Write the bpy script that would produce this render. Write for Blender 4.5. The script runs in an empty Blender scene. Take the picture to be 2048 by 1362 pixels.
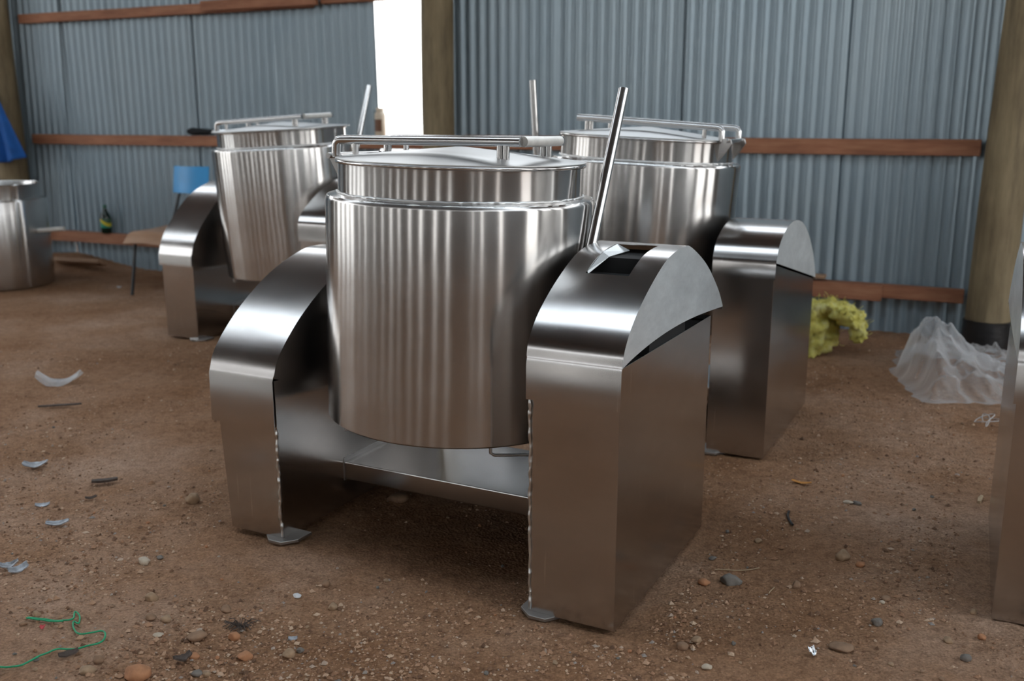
import bpy, bmesh, math, random
from mathutils import Vector, Matrix, noise
import numpy as np

# ------------------------------------------------------------------ camera, light, exposure
S = bpy.context.scene
COL = S.collection
PITCH = math.atan((681 - 230) / 1991.0)
cam_data = bpy.data.cameras.new('camera')
cam_data.sensor_width = 36.0
cam_data.lens = 36.0 * 1991.0 / 2048.0
cam_data.clip_start = 0.05
cam_data.dof.use_dof = True
cam_data.dof.focus_distance = 2.45
cam_data.dof.aperture_fstop = 3.2
cam = bpy.data.objects.new('camera', cam_data)
cam.location = (0, 0, 1.2)
cam.rotation_euler = (math.pi / 2 - PITCH, 0, 0)
COL.objects.link(cam)
S.camera = cam

world = bpy.data.worlds.new('overcast_sky')
S.world = world
world.use_nodes = True
wn_ = world.node_tree.nodes
bgn = wn_['Background']
tcw = wn_.new('ShaderNodeTexCoord')
sepw = wn_.new('ShaderNodeSeparateXYZ')
rampw = wn_.new('ShaderNodeValToRGB')
rampw.color_ramp.elements[0].position = 0.0
rampw.color_ramp.elements[0].color = (1.0, 0.98, 0.95, 1)
rampw.color_ramp.elements[1].position = 0.9
rampw.color_ramp.elements[1].color = (0.72, 0.86, 1.0, 1)
world.node_tree.links.new(tcw.outputs['Generated'], sepw.inputs[0])
world.node_tree.links.new(sepw.outputs['Z'], rampw.inputs[0])
world.node_tree.links.new(rampw.outputs[0], bgn.inputs['Color'])
bgn.inputs['Strength'].default_value = 3.2

S.view_settings.view_transform = 'Standard'
S.view_settings.look = 'None'
S.view_settings.gamma = 1.0
S.view_settings.exposure = 0.45
S.cycles.max_bounces = 10
S.cycles.diffuse_bounces = 5
S.cycles.glossy_bounces = 6
S.cycles.transparent_max_bounces = 12
S.cycles.sample_clamp_indirect = 6.0
S.cycles.use_denoising = True
S.cycles.caustics_reflective = False
S.cycles.caustics_refractive = False

# ------------------------------------------------------------------ materials
def new_mat(name):
    m = bpy.data.materials.new(name)
    m.use_nodes = True
    nt = m.node_tree
    b = nt.nodes['Principled BSDF']
    return m, nt, b

def ramp(nt, src, stops):
    r = nt.nodes.new('ShaderNodeValToRGB')
    e = r.color_ramp.elements
    while len(e) < len(stops):
        e.new(0.5)
    for i, (p, c) in enumerate(stops):
        e[i].position = p
        e[i].color = (*c, 1) if len(c) == 3 else c
    nt.links.new(src, r.inputs[0])
    return r

def tex(nt, scale, detail=3, rough=0.55, stretch=None, kind='ShaderNodeTexNoise'):
    tc = nt.nodes.new('ShaderNodeTexCoord')
    mp = nt.nodes.new('ShaderNodeMapping')
    if stretch:
        mp.inputs['Scale'].default_value = stretch
    t = nt.nodes.new(kind)
    t.inputs['Scale'].default_value = scale
    if kind == 'ShaderNodeTexNoise':
        t.inputs['Detail'].default_value = detail
        t.inputs['Roughness'].default_value = rough
    nt.links.new(tc.outputs['Object'], mp.inputs[0])
    nt.links.new(mp.outputs[0], t.inputs['Vector'])
    return t

def bump(nt, b, h, strength, dist, prev=None):
    n = nt.nodes.new('ShaderNodeBump')
    n.inputs['Strength'].default_value = strength
    n.inputs['Distance'].default_value = dist
    nt.links.new(h, n.inputs['Height'])
    if prev is not None:
        nt.links.new(prev.outputs[0], n.inputs['Normal'])
    nt.links.new(n.outputs[0], b.inputs['Normal'])
    return n

def steel(name, base=(0.50, 0.485, 0.47), rough=0.2, rvar=0.06, dent=0.1, dent_scale=2.2, aniso=0.0, rot=0.25, scuff=0.08):
    m, nt, b = new_mat(name)
    b.inputs['Metallic'].default_value = 1.0
    b.inputs['Anisotropic'].default_value = aniso
    b.inputs['Anisotropic Rotation'].default_value = rot
    if aniso:
        tg = nt.nodes.new('ShaderNodeTangent')
        tg.direction_type = 'RADIAL'
        tg.axis = 'Z'
        nt.links.new(tg.outputs[0], b.inputs['Tangent'])
    n1 = tex(nt, 2.6, 3, 0.55, (1, 1, 1.6))
    r = nt.nodes.new('ShaderNodeMapRange')
    r.inputs['From Min'].default_value = 0.2
    r.inputs['From Max'].default_value = 0.8
    r.inputs['To Min'].default_value = rough - rvar
    r.inputs['To Max'].default_value = rough + rvar
    nt.links.new(n1.outputs['Fac'], r.inputs['Value'])
    nt.links.new(r.outputs[0], b.inputs['Roughness'])
    n2 = tex(nt, 5.0, 6, 0.7, (1, 1, 2.5))
    cr = ramp(nt, n2.outputs['Fac'], [(0.1, tuple(c * (1 - scuff) for c in base)), (0.9, tuple(min(1, c * (1 + scuff)) for c in base))])
    nt.links.new(cr.outputs[0], b.inputs['Base Color'])
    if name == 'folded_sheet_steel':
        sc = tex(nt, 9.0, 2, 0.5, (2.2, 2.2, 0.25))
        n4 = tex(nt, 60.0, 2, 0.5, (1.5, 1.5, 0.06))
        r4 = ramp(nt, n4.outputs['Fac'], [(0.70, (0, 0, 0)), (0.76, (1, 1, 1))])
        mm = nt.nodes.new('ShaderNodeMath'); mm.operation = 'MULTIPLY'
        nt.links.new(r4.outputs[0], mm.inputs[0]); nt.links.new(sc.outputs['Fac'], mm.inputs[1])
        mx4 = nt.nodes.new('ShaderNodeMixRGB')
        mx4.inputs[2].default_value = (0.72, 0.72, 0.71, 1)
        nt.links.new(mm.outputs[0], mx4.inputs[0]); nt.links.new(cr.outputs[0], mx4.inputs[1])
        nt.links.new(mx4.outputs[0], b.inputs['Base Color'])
    if dent:
        d1 = tex(nt, dent_scale, 1, 0.4)
        bump(nt, b, d1.outputs['Fac'], dent, 0.02)
    return m

M = {}
M['pot'] = steel('brushed_steel_pot', rough=0.2, rvar=0.04, dent=0.12, dent_scale=4.0, aniso=0.93)
M['sheet'] = steel('folded_sheet_steel', base=(0.50, 0.48, 0.465), rough=0.20, rvar=0.05, dent=0.16, dent_scale=2.4, scuff=0.14)
M['cheek'] = steel('sky_paled_sheet_steel', base=(0.72, 0.745, 0.745), rough=0.36, rvar=0.05, dent=0.3, dent_scale=3, scuff=0.34)  # bright sky reflection painted in as a paler, mottled base colour
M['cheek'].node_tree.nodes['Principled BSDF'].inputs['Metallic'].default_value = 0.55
M['tube'] = steel('polished_steel_tube', base=(0.58, 0.57, 0.56), rough=0.19, rvar=0.04, dent=0.0, scuff=0.06)
M['lid'] = steel('satin_steel_lid', base=(0.50, 0.50, 0.495), rough=0.40, rvar=0.08, dent=0.12, dent_scale=3.5, scuff=0.08)
M['weld'] = steel('weld_metal', base=(0.66, 0.66, 0.65), rough=0.35, rvar=0.05, dent=0.5, dent_scale=40, scuff=0.3)
M['plate'] = steel('mild_steel_plate', base=(0.40, 0.39, 0.38), rough=0.4, dent=0.1, dent_scale=12)

def simple(name, col, rough=0.6, var=0.25, scale=8, bumpv=0.0, bscale=20, stretch=None, metallic=0.0, bdist=0.01):
    m, nt, b = new_mat(name)
    n = tex(nt, scale, 4, 0.6, stretch)
    cr = ramp(nt, n.outputs['Fac'], [(0.28, tuple(c * (1 - var) for c in col)), (0.72, tuple(min(1, c * (1 + var)) for c in col))])
    nt.links.new(cr.outputs[0], b.inputs['Base Color'])
    b.inputs['Roughness'].default_value = rough
    b.inputs['Metallic'].default_value = metallic
    if bumpv:
        t = tex(nt, bscale, 4, 0.6, stretch)
        bump(nt, b, t.outputs['Fac'], bumpv, bdist)
    return m

# painted / galvanised corrugated iron
m, nt, b = new_mat('corrugated_iron')
n = tex(nt, 1.2, 4, 0.6, (1, 1, 0.5))
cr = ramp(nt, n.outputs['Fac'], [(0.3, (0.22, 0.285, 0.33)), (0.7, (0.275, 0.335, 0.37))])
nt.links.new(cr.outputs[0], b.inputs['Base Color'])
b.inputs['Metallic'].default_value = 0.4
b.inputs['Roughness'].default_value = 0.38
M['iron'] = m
M['iron_dark'] = simple('darkened_iron', (0.10, 0.092, 0.085), 0.6, 0.25, 3)  # unseen walls and roof darkened to deepen reflections in the steel

# round treated pole, with grain and greenish patches
def wood(name, c1, c2, c3, stretch, knots=True, rough=0.75):
    m, nt, b = new_mat(name)
    n = tex(nt, 5.0, 6, 0.7, stretch)
    cr = ramp(nt, n.outputs['Fac'], [(0.28, c1), (0.5, c2), (0.75, c3)])
    n2 = tex(nt, 2.2, 3, 0.6)
    mx = nt.nodes.new('ShaderNodeMixRGB')
    mx.blend_type = 'MULTIPLY'
    mx.inputs[0].default_value = 0.55
    r2 = ramp(nt, n2.outputs['Fac'], [(0.3, (0.55, 0.5, 0.45)), (0.62, (1, 1, 1))])
    nt.links.new(cr.outputs[0], mx.inputs[1])
    nt.links.new(r2.outputs[0], mx.inputs[2])
    nt.links.new(mx.outputs[0], b.inputs['Base Color'])
    b.inputs['Roughness'].default_value = rough
    bump(nt, b, n.outputs['Fac'], 0.35, 0.01)
    return m
M['pole'] = wood('treated_pole_wood', (0.10, 0.075, 0.042), (0.215, 0.165, 0.092), (0.31, 0.245, 0.145), (3, 3, 0.35))
M['rail'] = wood('sawn_red_timber', (0.19, 0.070, 0.036), (0.32, 0.135, 0.070), (0.42, 0.20, 0.11), (0.6, 5, 5))
M['plank'] = wood('pale_weathered_timber', (0.22, 0.12, 0.07), (0.33, 0.2, 0.12), (0.42, 0.28, 0.18), (0.6, 5, 5))
M['seat'] = wood('varnished_plywood', (0.30, 0.16, 0.085), (0.38, 0.215, 0.12), (0.45, 0.27, 0.16), (1, 8, 8), rough=0.4)

# dirt floor
m, nt, b = new_mat('dirt_floor')
n1 = tex(nt, 1.1, 5, 0.6)
n2 = tex(nt, 38.0, 6, 0.75)
n3 = tex(nt, 150.0, 3, 0.7)
cA = ramp(nt, n1.outputs['Fac'], [(0.34, (0.25, 0.126, 0.063)), (0.5, (0.335, 0.188, 0.108)), (0.68, (0.45, 0.295, 0.205))])
cB = ramp(nt, n2.outputs['Fac'], [(0.30, (0.50, 0.46, 0.44)), (0.55, (1, 1, 1)), (0.78, (1.25, 1.22, 1.2))])
cC = ramp(nt, n3.outputs['Fac'], [(0.33, (0.55, 0.52, 0.5)), (0.55, (1, 1, 1)), (0.72, (1.35, 1.3, 1.25))])
mx = nt.nodes.new('ShaderNodeMixRGB'); mx.blend_type = 'MULTIPLY'; mx.inputs[0].default_value = 0.8
mx2 = nt.nodes.new('ShaderNodeMixRGB'); mx2.blend_type = 'MULTIPLY'; mx2.inputs[0].default_value = 0.7
nt.links.new(cA.outputs[0], mx.inputs[1]); nt.links.new(cB.outputs[0], mx.inputs[2])
nt.links.new(mx.outputs[0], mx2.inputs[1]); nt.links.new(cC.outputs[0], mx2.inputs[2])
nt.links.new(mx2.outputs[0], b.inputs['Base Color'])
b.inputs['Roughness'].default_value = 0.95
b.inputs['Specular IOR Level'].default_value = 0.15
p = bump(nt, b, n2.outputs['Fac'], 0.7, 0.012)
v = tex(nt, 110.0, kind='ShaderNodeTexVoronoi')
bump(nt, b, v.outputs['Distance'], 0.6, 0.006, p)
M['dirt'] = m

M['stone_tan'] = simple('tan_stone', (0.33, 0.22, 0.135), 0.9, 0.3, 30, 0.5, 60, bdist=0.004)
M['stone_brown'] = simple('brown_stone', (0.25, 0.15, 0.09), 0.9, 0.3, 30, 0.5, 60, bdist=0.004)
M['stone_grey'] = simple('grey_stone', (0.17, 0.15, 0.13), 0.85, 0.3, 30, 0.5, 60, bdist=0.004)
M['stone_orange'] = simple('orange_stone', (0.40, 0.185, 0.09), 0.9, 0.25, 30, 0.5, 60, bdist=0.004)
M['stone_pale'] = simple('pale_stone', (0.46, 0.38, 0.29), 0.85, 0.2, 30, 0.4, 60, bdist=0.004)
M['stone_white'] = simple('white_stone', (0.62, 0.62, 0.63), 0.7, 0.15, 30, 0.3, 60, bdist=0.003)
M['flake'] = simple('dull_metal_flake', (0.33, 0.34, 0.36), 0.45, 0.5, 40, 0.4, 60, metallic=0.5, bdist=0.003)
M['foil'] = simple('shiny_foil', (0.8, 0.82, 0.85), 0.2, 0.2, 60, 0.5, 90, metallic=0.9, bdist=0.003)
M['bark'] = simple('dark_bark', (0.075, 0.055, 0.045), 0.9, 0.4, 60, 0.4, 80, bdist=0.003)
M['straw'] = simple('dry_straw', (0.42, 0.30, 0.18), 0.8, 0.25, 40)
M['string'] = simple('green_nylon_string', (0.012, 0.30, 0.13), 0.5, 0.2, 200, 0.5, 400, bdist=0.001)
M['white_string'] = simple('white_string', (0.5, 0.48, 0.46), 0.6, 0.2, 100)
M['red'] = simple('red_scrap', (0.55, 0.06, 0.07), 0.6, 0.2, 60)
M['sleeve'] = simple('white_nylon_sleeve', (0.62, 0.60, 0.56), 0.35, 0.14, 30, 0.1, 60, bdist=0.002)
M['blue_cloth'] = simple('blue_cloth', (0.004, 0.085, 0.33), 0.8, 0.2, 12, 0.3, 160, bdist=0.002)
M['blue_paint'] = simple('blue_painted_panel', (0.022, 0.27, 0.60), 0.35, 0.12, 5)
M['black_paint'] = simple('black_painted_tube', (0.018, 0.02, 0.023), 0.4, 0.2, 20)
M['black_cloth'] = simple('black_knit', (0.008, 0.01, 0.012), 0.95, 0.3, 60, 0.4, 200, bdist=0.002)
M['black_plastic'] = simple('black_plastic_sheet', (0.012, 0.012, 0.013), 0.35, 0.4, 10, 0.5, 25, bdist=0.01)
M['dark'] = simple('inside_shade_black', (0.01, 0.01, 0.01), 0.9, 0.2, 10)  # black standing in for shade inside the pedestals
M['bottle'] = simple('dark_green_bottle_glass', (0.006, 0.02, 0.013), 0.08, 0.2, 10)
M['bottle_cap'] = simple('green_cap', (0.01, 0.09, 0.05), 0.35, 0.1, 10)
M['jar'] = simple('cream_plastic', (0.66, 0.55, 0.42), 0.4, 0.06, 10)
M['jar_label'] = simple('brown_label', (0.16, 0.07, 0.035), 0.5, 0.3, 40)
M['outside'] = simple('pale_outdoor_ground', (0.62, 0.60, 0.56), 0.9, 0.1, 2)
M['orange_leaf'] = simple('orange_dry_leaf', (0.55, 0.24, 0.05), 0.8, 0.2, 40)

# bottle label: green with a yellow diagonal band
m, nt, b = new_mat('green_yellow_label')
tc = nt.nodes.new('ShaderNodeTexCoord')
sx = nt.nodes.new('ShaderNodeSeparateXYZ')
nt.links.new(tc.outputs['Object'], sx.inputs[0])
ma = nt.nodes.new('ShaderNodeMath'); ma.operation = 'MULTIPLY_ADD'
ma.inputs[1].default_value = 0.7
nt.links.new(sx.outputs['X'], ma.inputs[0]); nt.links.new(sx.outputs['Z'], ma.inputs[2])
r = ramp(nt, ma.outputs[0], [(0.0, (0.02, 0.25, 0.17)), (0.079, (0.02, 0.25, 0.17)), (0.080, (0.62, 0.50, 0.02)), (0.105, (0.62, 0.50, 0.02)), (0.106, (0.03, 0.09, 0.05))])
r.color_ramp.interpolation = 'CONSTANT'
nt.links.new(r.outputs[0], b.inputs['Base Color'])
b.inputs['Roughness'].default_value = 0.4
M['bottle_label'] = m

# clear crumpled polythene
m, nt, b = new_mat('clear_polythene')
out = nt.nodes['Material Output']
b.inputs['Base Color'].default_value = (0.80, 0.81, 0.82, 1)
b.inputs['Roughness'].default_value = 0.22
b.inputs['Specular IOR Level'].default_value = 0.6
tr = nt.nodes.new('ShaderNodeBsdfTransparent')
tr.inputs[0].default_value = (0.95, 0.96, 0.97, 1)
tl = nt.nodes.new('ShaderNodeBsdfTranslucent')
tl.inputs[0].default_value = (0.8, 0.8, 0.8, 1)
a1 = nt.nodes.new('ShaderNodeMixShader'); a1.inputs[0].default_value = 0.35
nt.links.new(b.outputs[0], a1.inputs[1]); nt.links.new(tl.outputs[0], a1.inputs[2])
a2 = nt.nodes.new('ShaderNodeMixShader')
lw = nt.nodes.new('ShaderNodeLayerWeight'); lw.inputs[0].default_value = 0.45
mr = nt.nodes.new('ShaderNodeMapRange')
mr.inputs['To Min'].default_value = 0.16; mr.inputs['To Max'].default_value = 0.62
nt.links.new(lw.outputs['Facing'], mr.inputs['Value'])
nt.links.new(mr.outputs[0], a2.inputs[0])
nt.links.new(tr.outputs[0], a2.inputs[1]); nt.links.new(a1.outputs[0], a2.inputs[2])
nt.links.new(a2.outputs[0], out.inputs['Surface'])
t = tex(nt, 11.0, 3, 0.55, (1, 1, 0.4))
bump(nt, b, t.outputs['Fac'], 0.8, 0.03)
M['polythene'] = m

# yellow mineral wool
m, nt, b = new_mat('yellow_glass_wool')
n = tex(nt, 16, 6, 0.75)
cr = ramp(nt, n.outputs['Fac'], [(0.3, (0.66, 0.55, 0.09)), (0.5, (0.84, 0.76, 0.20)), (0.72, (0.90, 0.86, 0.45))])
nt.links.new(cr.outputs[0], b.inputs['Base Color'])
b.inputs['Roughness'].default_value = 1.0
n = tex(nt, 45, 6, 0.8)
bump(nt, b, n.outputs['Fac'], 0.9, 0.02)
M['wool'] = m

# ------------------------------------------------------------------ mesh helpers
class MB:
    def __init__(self):
        self.v = []; self.f = []
    def add(self, vs, fs):
        o = len(self.v)
        self.v += [tuple(p) for p in vs]
        self.f += [tuple(i + o for i in f) for f in fs]
        return self
    def box(self, a, b):
        x0, y0, z0 = a; x1, y1, z1 = b
        return self.add([(x0, y0, z0), (x1, y0, z0), (x1, y1, z0), (x0, y1, z0), (x0, y0, z1), (x1, y0, z1), (x1, y1, z1), (x0, y1, z1)],
                        [(3, 2, 1, 0), (4, 5, 6, 7), (0, 1, 5, 4), (1, 2, 6, 5), (2, 3, 7, 6), (3, 0, 4, 7)])
    def prism(self, poly, z0, z1):
        n = len(poly)
        return self.add([(x, y, z0) for x, y in poly] + [(x, y, z1) for x, y in poly],
                        [tuple(range(n))[::-1], tuple(range(n, 2 * n))] + [(i, (i + 1) % n, n + (i + 1) % n, n + i) for i in range(n)])
    def tube(self, pts, r, seg=14, cap=True, radii=None):
        pts = [Vector(p) for p in pts]
        n = len(pts)
        rings = []
        prev = None
        for i, p in enumerate(pts):
            t = (pts[min(i + 1, n - 1)] - pts[max(i - 1, 0)])
            t.normalize()
            if prev is None:
                a = Vector((0, 0, 1)) if abs(t.z) < 0.9 else Vector((1, 0, 0))
                x = t.cross(a).normalized()
            else:
                x = (prev - t * prev.dot(t)).normalized()
            prev = x
            y = t.cross(x)
            rr = radii[i] if radii else r
            rings.append([p + (x * math.cos(2 * math.pi * k / seg) + y * math.sin(2 * math.pi * k / seg)) * rr for k in range(seg)])
        vs = [q for rg in rings for q in rg]
        fs = []
        for i in range(n - 1):
            for k in range(seg):
                k2 = (k + 1) % seg
                fs.append((i * seg + k, i * seg + k2, (i + 1) * seg + k2, (i + 1) * seg + k))
        if cap:
            fs.append(tuple(range(seg))[::-1])
            fs.append(tuple((n - 1) * seg + k for k in range(seg)))
        return self.add(vs, fs)
    def lathe(self, prof, seg=96, c=(0, 0)):
        vs = []
        n = len(prof)
        for k in range(seg):
            a = 2 * math.pi * k / seg
            ca, sa = math.cos(a), math.sin(a)
            for r, z in prof:
                vs.append((c[0] + r * ca, c[1] + r * sa, z))
        fs = []
        for k in range(seg):
            k2 = (k + 1) % seg
            for i in range(n - 1):
                fs.append((k * n + i, k2 * n + i, k2 * n + i + 1, k * n + i + 1))
        return self.add(vs, fs)
    def grid(self, fn, nu, nv):
        vs = [fn(i / nu, j / nv) for j in range(nv + 1) for i in range(nu + 1)]
        fs = []
        for j in range(nv):
            for i in range(nu):
                a = j * (nu + 1) + i
                fs.append((a, a + 1, a + nu + 2, a + nu + 1))
        return self.add(vs, fs)
    def build(self, name, mat, parent=None, smooth=None, xf=None, bevel=0.0, solid=0.0, loc=None, rotz=0.0):
        me = bpy.data.meshes.new(name)
        v = self.v
        if xf is not None:
            v = [tuple(xf @ Vector(p)) for p in v]
        me.from_pydata(v, [], self.f)
        me.validate()
        bm = bmesh.new(); bm.from_mesh(me)
        bmesh.ops.remove_doubles(bm, verts=bm.verts, dist=1e-6)
        bmesh.ops.recalc_face_normals(bm, faces=bm.faces)
        bm.to_mesh(me); bm.free()
        me.materials.append(mat)
        o = bpy.data.objects.new(name, me)
        COL.objects.link(o)
        if parent is not None:
            o.parent = parent
        if loc is not None:
            o.location = loc
        o.rotation_euler.z = rotz
        if solid:
            md = o.modifiers.new('thickness', 'SOLIDIFY'); md.thickness = solid; md.offset = -1
            me2 = bpy.data.meshes.new_from_object(o.evaluated_get(bpy.context.evaluated_depsgraph_get()))
            o.modifiers.clear()
            o.data = me2
            bpy.data.meshes.remove(me)
            me2.name = name
            me = me2
        if bevel:
            md = o.modifiers.new('bevel', 'BEVEL'); md.width = bevel; md.segments = 2; md.limit_method = 'ANGLE'; md.angle_limit = math.radians(40)
        if smooth:
            bm = bmesh.new(); bm.from_mesh(me)
            for f in bm.faces:
                f.smooth = True
            lim = math.radians(smooth)
            for e in bm.edges:
                if len(e.link_faces) == 2 and e.calc_face_angle(0) > lim:
                    e.smooth = False
            bm.to_mesh(me); bm.free()
        return o

def tag(o, label=None, cat=None, group=None, kind=None):
    if label: o['label'] = label
    if cat: o['category'] = cat
    if group: o['group'] = group
    if kind: o['kind'] = kind
    return o

def empty(name, loc, rotz=0.0):
    o = bpy.data.objects.new(name, None)
    o.empty_display_size = 0.1
    COL.objects.link(o)
    o.location = loc
    o.rotation_euler.z = rotz
    return o

def fbm(x, y, z=0.0, oct=4):
    return noise.fractal(Vector((x, y, z)), 1.0, 2.0, oct)

# ------------------------------------------------------------------ the shed: local frame T (along back wall), N (outward), z
W0 = Vector((-2.755, 7.831, 0))
WD = Vector((0.907, -0.422, 0)).normalized()
WN = Vector((-WD.y, WD.x, 0))
WANG = math.atan2(WD.y, WD.x)
def wp(t, n, z=0.0):
    return W0 + WD * t + WN * n + Vector((0, 0, z))
SHED_L, SHED_R, SHED_F = -5.4, 9.6, -11.5

# floor
def spaced(lo, hi, fine_lo, fine_hi, df, dc):
    xs = [fine_lo]
    while xs[-1] < fine_hi: xs.append(xs[-1] + df)
    s = df
    while xs[-1] < hi:
        s = min(s * 1.12, dc); xs.append(xs[-1] + s)
    s = df
    while xs[0] > lo:
        s = min(s * 1.12, dc); xs.insert(0, xs[0] - s)
    return xs
gx = spaced(-8.5, 9, -2.2, 1.9, 0.02, 0.25)
gy = spaced(-9.0, 14, 1.6, 4.6, 0.02, 0.25)
def floor_z(x, y):
    n = 0.010 * fbm(x * 1.3, y * 1.3, 3.1, 3) + 0.006 * fbm(x * 6, y * 6, 9.7, 3)
    n += 0.004 * fbm(x * 22, y * 22, 1.7, 2)
    # low mound of soil at the foot of the wall on the left
    t = (Vector((x, y, 0)) - W0).dot(WD); nn = (Vector((x, y, 0)) - W0).dot(WN)
    n += 0.10 * math.exp(-((t + 1.0) / 0.5) ** 2) * math.exp(-((nn + 0.05) / 0.35) ** 2)
    return n - 0.010
fb = MB()
fb.add([(x, y, floor_z(x, y)) for y in gy for x in gx],
       [(j * len(gx) + i, j * len(gx) + i + 1, (j + 1) * len(gx) + i + 1, (j + 1) * len(gx) + i) for j in range(len(gy) - 1) for i in range(len(gx) - 1)])
floor = fb.build('floor', M['dirt'], smooth=180)
tag(floor, 'brown dirt floor of the shed with fine gravel', 'floor', kind='structure')

# outside ground, all round the shed
og = MB()
og.add([(-60, -60, -0.25), (60, -60, -0.25), (60, 60, -0.25), (-60, 60, -0.25)], [(0, 1, 2, 3)])
tag(og.build('ground', M['outside']), 'pale open ground outside the shed', 'ground', kind='structure')

PITCHC = 0.0717
def iron_sheet(mb, t0, t1, z0, z1, phase=0.0, off=0.0, lean=0.0, amp=0.0105, per=8):
    n = max(4, int((t1 - t0) / PITCHC * per))
    vs = []
    for j, z in enumerate((z0, (z0 + z1) / 2, z1)):
        for i in range(n + 1):
            t = t0 + (t1 - t0) * i / n
            vs.append((t + lean * (z - 1.0), off + amp * math.sin(2 * math.pi * (t - t0) / PITCHC + phase), z))
    fs = [(j * (n + 1) + i, j * (n + 1) + i + 1, (j + 1) * (n + 1) + i + 1, (j + 1) * (n + 1) + i) for j in range(2) for i in range(n)]
    mb.add(vs, fs)

def wall(name, origin, ang, spans, label, z1=3.6, mat='iron'):
    w = empty(name, origin, ang)
    tag(w, label, 'wall', kind='structure')
    for k, s in enumerate(spans):
        t0, t1 = s[0], s[1]
        lean = s[2] if len(s) > 2 else 0.0
        mb = MB()
        iron_sheet(mb, t0, t1 + 0.05, -0.08, z1, phase=k * 1.3, off=0.014 * (k % 2), lean=lean)
        mb.build('corrugated_sheet', M[mat], w, smooth=180)
    return w

wall('wall_back', W0, WANG,
     [(-5.4, -4.6), (-4.6, -3.75), (-3.75, -2.9), (-2.9, -2.0), (-2.0, -0.97, .02), (-0.97, -0.38, -.012), (-0.38, 0.37, .0), (0.37, 1.20, .0), (1.20, 1.985, -.02),
      (2.40, 2.48, 0.0), (2.48, 3.30), (3.30, 4.16), (4.16, 5.025), (5.025, 5.89), (5.89, 6.75), (6.75, 7.6), (7.6, 8.5), (8.5, 9.55)],
     'blue grey corrugated iron back wall with one sheet missing', z1=2.35)
# the other walls of the shed, behind and beside the photographer, with sheets left out
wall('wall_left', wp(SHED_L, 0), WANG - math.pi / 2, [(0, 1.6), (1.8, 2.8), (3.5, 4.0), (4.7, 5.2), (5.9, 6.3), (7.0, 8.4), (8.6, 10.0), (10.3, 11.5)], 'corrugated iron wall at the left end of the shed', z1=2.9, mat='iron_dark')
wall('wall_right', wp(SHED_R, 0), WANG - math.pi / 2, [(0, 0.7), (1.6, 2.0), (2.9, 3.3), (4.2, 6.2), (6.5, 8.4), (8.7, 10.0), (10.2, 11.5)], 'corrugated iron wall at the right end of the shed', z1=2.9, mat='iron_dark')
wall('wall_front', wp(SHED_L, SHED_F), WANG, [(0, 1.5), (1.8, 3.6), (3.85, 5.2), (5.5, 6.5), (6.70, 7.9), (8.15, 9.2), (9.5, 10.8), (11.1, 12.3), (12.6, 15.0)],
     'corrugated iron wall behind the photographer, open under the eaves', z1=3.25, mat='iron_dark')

# roof: iron sheets and one translucent strip along the ridge, on cross battens
rf = empty('ceiling', W0, WANG)
tag(rf, 'corrugated iron roof with a translucent daylight strip', 'ceiling', kind='structure')
m, nt, b = new_mat('translucent_roof_sheet')
tl = nt.nodes.new('ShaderNodeBsdfTranslucent'); tl.inputs[0].default_value = (0.92, 0.92, 0.90, 1)
tp = nt.nodes.new('ShaderNodeBsdfTransparent'); tp.inputs[0].default_value = (0.9, 0.9, 0.9, 1)
mxs = nt.nodes.new('ShaderNodeMixShader'); mxs.inputs[0].default_value = 0.45
nt.links.new(tl.outputs[0], mxs.inputs[1]); nt.links.new(tp.outputs[0], mxs.inputs[2])
nt.links.new(mxs.outputs[0], nt.nodes['Material Output'].inputs['Surface'])
M['skylight'] = m
def roof_z(n):
    return 3.50 + 0.10 * (-n) if n > -5.75 else 3.50 + 0.575 - 0.06 * (-n - 5.75)
SKY0, SKY1 = -3.3, -4.5
for t0, t1 in [(-5.6, -2.6), (-2.6, 0.4), (0.4, 3.4), (3.4, 6.4), (6.4, 9.8)]:
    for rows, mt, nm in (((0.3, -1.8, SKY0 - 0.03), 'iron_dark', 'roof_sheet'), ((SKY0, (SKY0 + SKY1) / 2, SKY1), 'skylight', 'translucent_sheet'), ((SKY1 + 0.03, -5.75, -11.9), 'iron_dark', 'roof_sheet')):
        mb = MB()
        k = int((t1 - t0) / PITCHC * 4)
        mb.add([(t0 + (t1 - t0) * i / k, n, roof_z(n) + 0.009 * math.sin(2 * math.pi * (t0 + (t1 - t0) * i / k) / PITCHC)) for n in rows for i in range(k + 1)],
               [(j * (k + 1) + i, j * (k + 1) + i + 1, (j + 1) * (k + 1) + i + 1, (j + 1) * (k + 1) + i) for j in range(2) for i in range(k)])
        mb.build(nm, M[mt], rf, smooth=180)
tt = -5.4
while tt < 9.8:
    mb = MB()
    for n0, n1 in ((0.2, -5.75), (-5.75, -11.8)):
        mb.add([(tt - .025, n0, roof_z(n0) - .10), (tt + .025, n0, roof_z(n0) - .10), (tt + .025, n1, roof_z(n1) - .10), (tt - .025, n1, roof_z(n1) - .10),
                (tt - .025, n0, roof_z(n0) - .02), (tt + .025, n0, roof_z(n0) - .02), (tt + .025, n1, roof_z(n1) - .02), (tt - .025, n1, roof_z(n1) - .02)],
               [(3, 2, 1, 0), (4, 5, 6, 7), (0, 1, 5, 4), (1, 2, 6, 5), (2, 3, 7, 6), (3, 0, 4, 7)])
    mb.build('rafter', M['rail'], rf)
    tt += 0.9

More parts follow.
